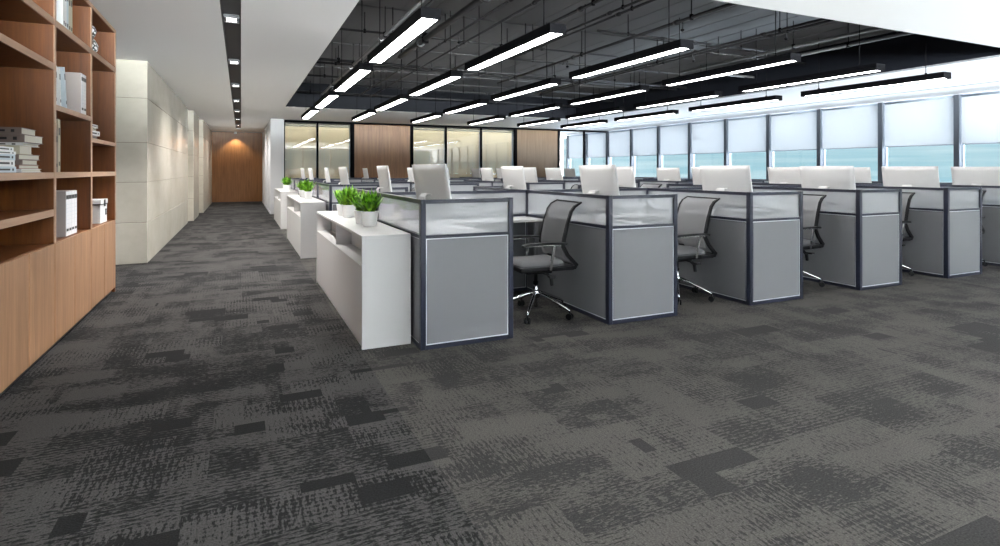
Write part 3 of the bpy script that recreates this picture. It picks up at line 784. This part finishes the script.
# office chair, facing -x
def make_chair():
    th = thing('office_chair', '', 'chair', (0,0,0), group='mesh office chairs in the cubicles')
    bm = new()
    for k in range(5):
        a = R(18+72*k); c, s_ = math.cos(a), math.sin(a)
        tube(bm, [(c*.02,s_*.02,.20),(c*.10,s_*.10,.178),(c*.22,s_*.22,.128),(c*.31,s_*.31,.092),(c*.342,s_*.342,.072)], [.018,.016,.013,.012,.010], 8)
    lathe(bm, [(0,.155),(.035,.155),(.038,.215),(.028,.225),(0,.225)], 16)
    obj('star_base', bm, M['chrome'], th)
    for k in range(5):
        a = R(18+72*k); c, s_ = math.cos(a), math.sin(a); bm = new()
        p = Vector((c*.34, s_*.34, 0)); tt = Vector((-s_, c, 0))
        for sg in (-1, 1): tube(bm, [p+tt*sg*.008+Vector((0,0,.0285)), p+tt*sg*.024+Vector((0,0,.0285))], .028, 14)
        tube(bm, [p+Vector((0,0,.03)), p+Vector((0,0,.08))], .007, 6)
        obj('caster', bm, M['black'], th)
    bm = new(); lathe(bm, [(0,.07),(.018,.07),(.018,.16),(.025,.2),(.025,.30),(.016,.30),(.016,.40),(0,.40)], 16); obj('gas_column', bm, M['chrome'], th)
    bm = new(); bx(bm, -.12, .13, -.08, .08, .375, .43, .01); tube(bm, [(0,-.08,.395),(.03,-.25,.385)], .006, 6); bx(bm, .0,.06,-.29,-.24,.375,.395,.005)
    rect_tube(bm, [(.0,-.17,.42),(.06,-.19,.36),(.07,-.19,.29)], [.03,.03,.022], .02); obj('mechanism', bm, M['black'], th)
    # seat: pan and waterfall cushion
    bm = new(); bx(bm, -.245, .27, -.235, .235, .42, .463, .012); obj('seat_frame', bm, M['black'], th)
    bm = new(); nx, nyy = 12, 12; g1 = {}
    def cz(u, v): return .505 - .028*max(0, -u-.45)**1.5*1.8 - .010*v*v + .012*u*u
    tv = {}; bv = {}
    for a in range(nx+1):
        for b in range(nyy+1):
            u, v = -1+2*a/nx, -1+2*b/nyy
            k_ = (1-.12*abs(v)**3); kk = (1-.10*abs(u)**4)
            x = -.245+ (u*k_+1)/2*.45; y = v*kk*.235
            e = max(abs(u), abs(v)); rim = .02 if e > .99 else 0
            tv[a,b] = bm.verts.new((x, y, cz(u,v)-rim)); bv[a,b] = bm.verts.new((x, y, .463))
    for a in range(nx):
        for b in range(nyy):
            bm.faces.new((tv[a,b], tv[a+1,b], tv[a+1,b+1], tv[a,b+1])).smooth = True; bm.faces.new((bv[a,b], bv[a,b+1], bv[a+1,b+1], bv[a+1,b]))
    for a in range(nx):
        bm.faces.new((tv[a,0], bv[a,0], bv[a+1,0], tv[a+1,0])); bm.faces.new((tv[a,nyy], tv[a+1,nyy], bv[a+1,nyy], bv[a,nyy]))
    for b in range(nyy):
        bm.faces.new((tv[0,b], tv[0,b+1], bv[0,b+1], bv[0,b])); bm.faces.new((tv[nx,b], bv[nx,b], bv[nx,b+1], tv[nx,b+1]))
    obj('seat_cushion', bm, M['cushion'], th)
    # back: side bars with the kinked profile, mesh between
    prof = [(.10,.438),(.275,.445),(.288,.46),(.20,.555),(.158,.63),(.165,.69),(.20,.83),(.235,.935),(.27,.978),(.335,1.015)]
    for s_ in (-1, 1):
        bm = new(); rect_tube(bm, [(x, s_*.232, z) for x, z in prof], .024, [.028,.03,.034,.03,.032,.03,.026,.024,.022,.014]); obj('back_frame', bm, M['black'], th)
    bm = new(); rect_tube(bm, [(.33,y,1.013) for y in (-.23,-.1,0,.1,.23)], .012, .012, (1,0,0)); obj('back_rail', bm, M['black'], th)
    bm = new(); rect_tube(bm, [(.275,y,.455) for y in (-.22,.22)], .03, .025, (1,0,0)); obj('rear_bar', bm, M['black'], th)
    bm = new(); mp = [(.175,.52),(.155,.58),(.150,.635),(.158,.70),(.188,.83),(.225,.935),(.262,.98),(.328,1.013)]
    rows_ = []
    for x, z in mp:
        rows_.append([bm.verts.new((x + .03*(1-(v*v)), v*.222, z)) for v in [q/5-1 for q in range(11)]])
    for a, b in zip(rows_, rows_[1:]):
        for k in range(10): bm.faces.new((a[k], a[k+1], b[k+1], b[k])).smooth = True
    bmesh.ops.solidify(bm, geom=bm.faces[:], thickness=.003)
    obj('backrest_mesh', bm, M['meshfab'], th)
    bm = new(); rect_tube(bm, [(.186+.03*(1-(q/5-1)**2), (q/5-1)*.222, .70) for q in range(11)], .018, .006, (0,0,1)); obj('lumbar_band', bm, M['black'], th)
    for s_ in (-1, 1):
        bm = new(); rect_tube(bm, [(-.24,s_*.275,.655),(-.2,s_*.275,.668),(.0,s_*.275,.672),(.14,s_*.275,.665),(.165,s_*.275,.66)], [.04,.05,.052,.05,.04], .018); obj('armrest_pad', bm, M['black'], th)
        bm = new(); rect_tube(bm, [(-.22,s_*.275,.65),(.02,s_*.275,.658),(.10,s_*.275,.652)], .03, .008)
        rect_tube(bm, [(.055,s_*.275,.655),(.03,s_*.272,.52),(.02,s_*.262,.44),(.02,s_*.20,.43)], .022, .014, (1,0,0)); obj('arm_support', bm, M['chrome'], th)
    return th
ch = make_chair()
cache_kids()
rnd = random.Random(3)
first = True
turn = {(0,0,0): -4, (1,0,0): -3, (2,0,0): 3, (3,0,0): 0, (4,0,0): 4, (5,0,0): 0}
for j in range(3):
    for i in range(6):
        for k in range(2):
            sx = X0+i*PX; ye = YB[j] if k == 0 else YB[j]+LY; s = 1 if k == 0 else -1
            who = '%s seat, %s bay from left, %s cubicle block' % (['front','rear'][k], bayn[i], bln[j])
            src = dA if k == 0 else dB
            mdx, mrz = {(0,0,0): (-.04, 7), (1,0,0): (0, -4)}.get((i,j,k), (0, rnd.uniform(-3,3)))
            items = [(src, (sx, ye, 0), 0, 'white L-shaped desk, '+who),
                     (mon, (sx+.30+mdx, ye+s*.60, .80), R(mrz), 'white all-in-one computer seen from behind, '+who),
                     (kb, (sx+.50, ye+s*.60, .80), R(rnd.uniform(-3,3)), 'slim white keyboard below the screen, '+who),
                     (ms, (sx+.50, ye+s*.60+.32, .80), R(rnd.uniform(-10,10)), 'small white mouse beside the keyboard, '+who)]
            tr = turn.get((i,j,k), rnd.uniform(-15, 15))
            items.append((ch, (sx+1.215+rnd.uniform(-.02,.02), ye+s*.57, 0), R(tr), 'grey mesh swivel chair, '+who))
            for src_, loc, rz, lb in items:
                if src_.get('label') == '':
                    src_.location = loc; src_.rotation_euler = (0,0,rz); src_['label'] = lb
                else: dup(src_, loc, rz, lb)

# ------------------------------------------------------------------ daylight
SKY = 15.; GND = 17.; REAR_FILL = 190.  # the last is unseen fill added behind the camera for the ceiling
w = bpy.data.worlds.new('World'); C.world = w; w.use_nodes = True; n = w.node_tree.nodes; n.clear(); L = w.node_tree.links.new
o = n.new('ShaderNodeOutputWorld'); bg = n.new('ShaderNodeBackground'); L(bg.outputs[0], o.inputs[0])
tc = n.new('ShaderNodeTexCoord'); sp_ = n.new('ShaderNodeSeparateXYZ'); L(tc.outputs['Generated'], sp_.inputs[0])
mp = n.new('ShaderNodeMapping'); mp.inputs['Scale'].default_value = (2.5,2.5,60); L(tc.outputs['Generated'], mp.inputs[0])
nz = n.new('ShaderNodeTexNoise'); nz.inputs['Scale'].default_value = 1.4; nz.inputs['Detail'].default_value = 3; L(mp.outputs[0], nz.inputs['Vector'])
r1 = n.new('ShaderNodeValToRGB'); L(nz.outputs['Fac'], r1.inputs[0])
r1.color_ramp.elements[0].position = .40; r1.color_ramp.elements[0].color = (.46,.71,.80,1)
r1.color_ramp.elements[1].position = .68; r1.color_ramp.elements[1].color = (.74,.90,.95,1)
r2 = n.new('ShaderNodeMapRange'); r2.inputs['From Min'].default_value = .07; r2.inputs['From Max'].default_value = .30; L(sp_.outputs[2], r2.inputs[0])
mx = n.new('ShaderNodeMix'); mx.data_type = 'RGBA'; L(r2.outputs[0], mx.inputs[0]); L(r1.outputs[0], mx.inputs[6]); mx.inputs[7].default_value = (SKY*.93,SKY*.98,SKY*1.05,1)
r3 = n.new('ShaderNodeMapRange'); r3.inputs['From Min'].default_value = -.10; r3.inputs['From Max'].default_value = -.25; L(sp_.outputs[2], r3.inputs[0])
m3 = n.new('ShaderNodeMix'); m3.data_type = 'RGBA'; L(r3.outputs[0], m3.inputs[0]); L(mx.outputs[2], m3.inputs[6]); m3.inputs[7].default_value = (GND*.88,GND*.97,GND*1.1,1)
# sky brightness weighted to the window side, added to keep front faces dimmer
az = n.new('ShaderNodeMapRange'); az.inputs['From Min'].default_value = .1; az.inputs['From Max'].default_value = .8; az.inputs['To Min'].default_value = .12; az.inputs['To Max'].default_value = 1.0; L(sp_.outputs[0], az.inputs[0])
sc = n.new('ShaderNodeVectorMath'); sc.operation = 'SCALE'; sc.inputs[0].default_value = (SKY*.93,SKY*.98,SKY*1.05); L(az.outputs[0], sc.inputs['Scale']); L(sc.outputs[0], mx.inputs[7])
# unseen bright band added below the horizon behind the camera, to light the ceiling
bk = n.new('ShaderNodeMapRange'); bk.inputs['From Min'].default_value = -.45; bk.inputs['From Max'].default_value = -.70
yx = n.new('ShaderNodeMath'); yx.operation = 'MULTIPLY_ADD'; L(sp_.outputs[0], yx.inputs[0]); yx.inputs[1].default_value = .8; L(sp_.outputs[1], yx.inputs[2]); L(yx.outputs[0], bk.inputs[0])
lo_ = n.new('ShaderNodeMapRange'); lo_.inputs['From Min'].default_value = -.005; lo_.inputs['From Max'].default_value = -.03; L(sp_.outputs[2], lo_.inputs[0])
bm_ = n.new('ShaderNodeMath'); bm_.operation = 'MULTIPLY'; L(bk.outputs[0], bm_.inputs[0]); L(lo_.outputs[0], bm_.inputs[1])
m4 = n.new('ShaderNodeMix'); m4.data_type = 'RGBA'; L(bm_.outputs[0], m4.inputs[0]); L(m3.outputs[2], m4.inputs[6]); m4.inputs[7].default_value = (REAR_FILL,REAR_FILL*.98,REAR_FILL*.96,1)
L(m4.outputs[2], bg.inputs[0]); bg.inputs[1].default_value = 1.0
for i in range(ny):
    y0, y1 = posts[i], posts[i+1]-.10
    ld = bpy.data.lights.new('daylight_portal', 'AREA'); ld.shape = 'RECTANGLE'; ld.size = 1.75; ld.size_y = y1-y0; ld.cycles.is_portal = True
    lo = bpy.data.objects.new('daylight_portal', ld); col.objects.link(lo); lo.location = (XW+.25, (y0+y1)/2, 1.88); lo.rotation_euler = (0, R(90), 0)


for k in range(8):  # portals for the glazing added behind the camera
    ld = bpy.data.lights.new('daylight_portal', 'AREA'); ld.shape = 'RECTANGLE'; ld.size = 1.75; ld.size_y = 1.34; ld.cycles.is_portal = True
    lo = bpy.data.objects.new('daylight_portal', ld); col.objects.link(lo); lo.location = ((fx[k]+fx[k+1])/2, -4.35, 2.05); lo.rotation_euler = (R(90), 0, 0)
# ------------------------------------------------------------------ camera
cd = bpy.data.cameras.new('camera'); cam = bpy.data.objects.new('camera', cd); col.objects.link(cam)
cam.location = (0,0,1.3); cam.rotation_euler = (R(90), 0, -math.atan(259/566.71))
cd.sensor_width = 36; cd.lens = 36*566.71/1000; cd.shift_y = -103/1000; cd.clip_start = .02; cd.clip_end = 500
C.camera = cam
vs = C.view_settings; vs.view_transform = 'Standard'; vs.look = 'None'; vs.exposure = 0.; vs.gamma = 1; vs.use_curve_mapping = False
C.cycles.use_denoising = True
C.cycles.max_bounces = 10; C.cycles.diffuse_bounces = 5; C.cycles.transparent_max_bounces = 24; C.cycles.caustics_refractive = False; C.cycles.caustics_reflective = False
C.cycles.sample_clamp_indirect = 20
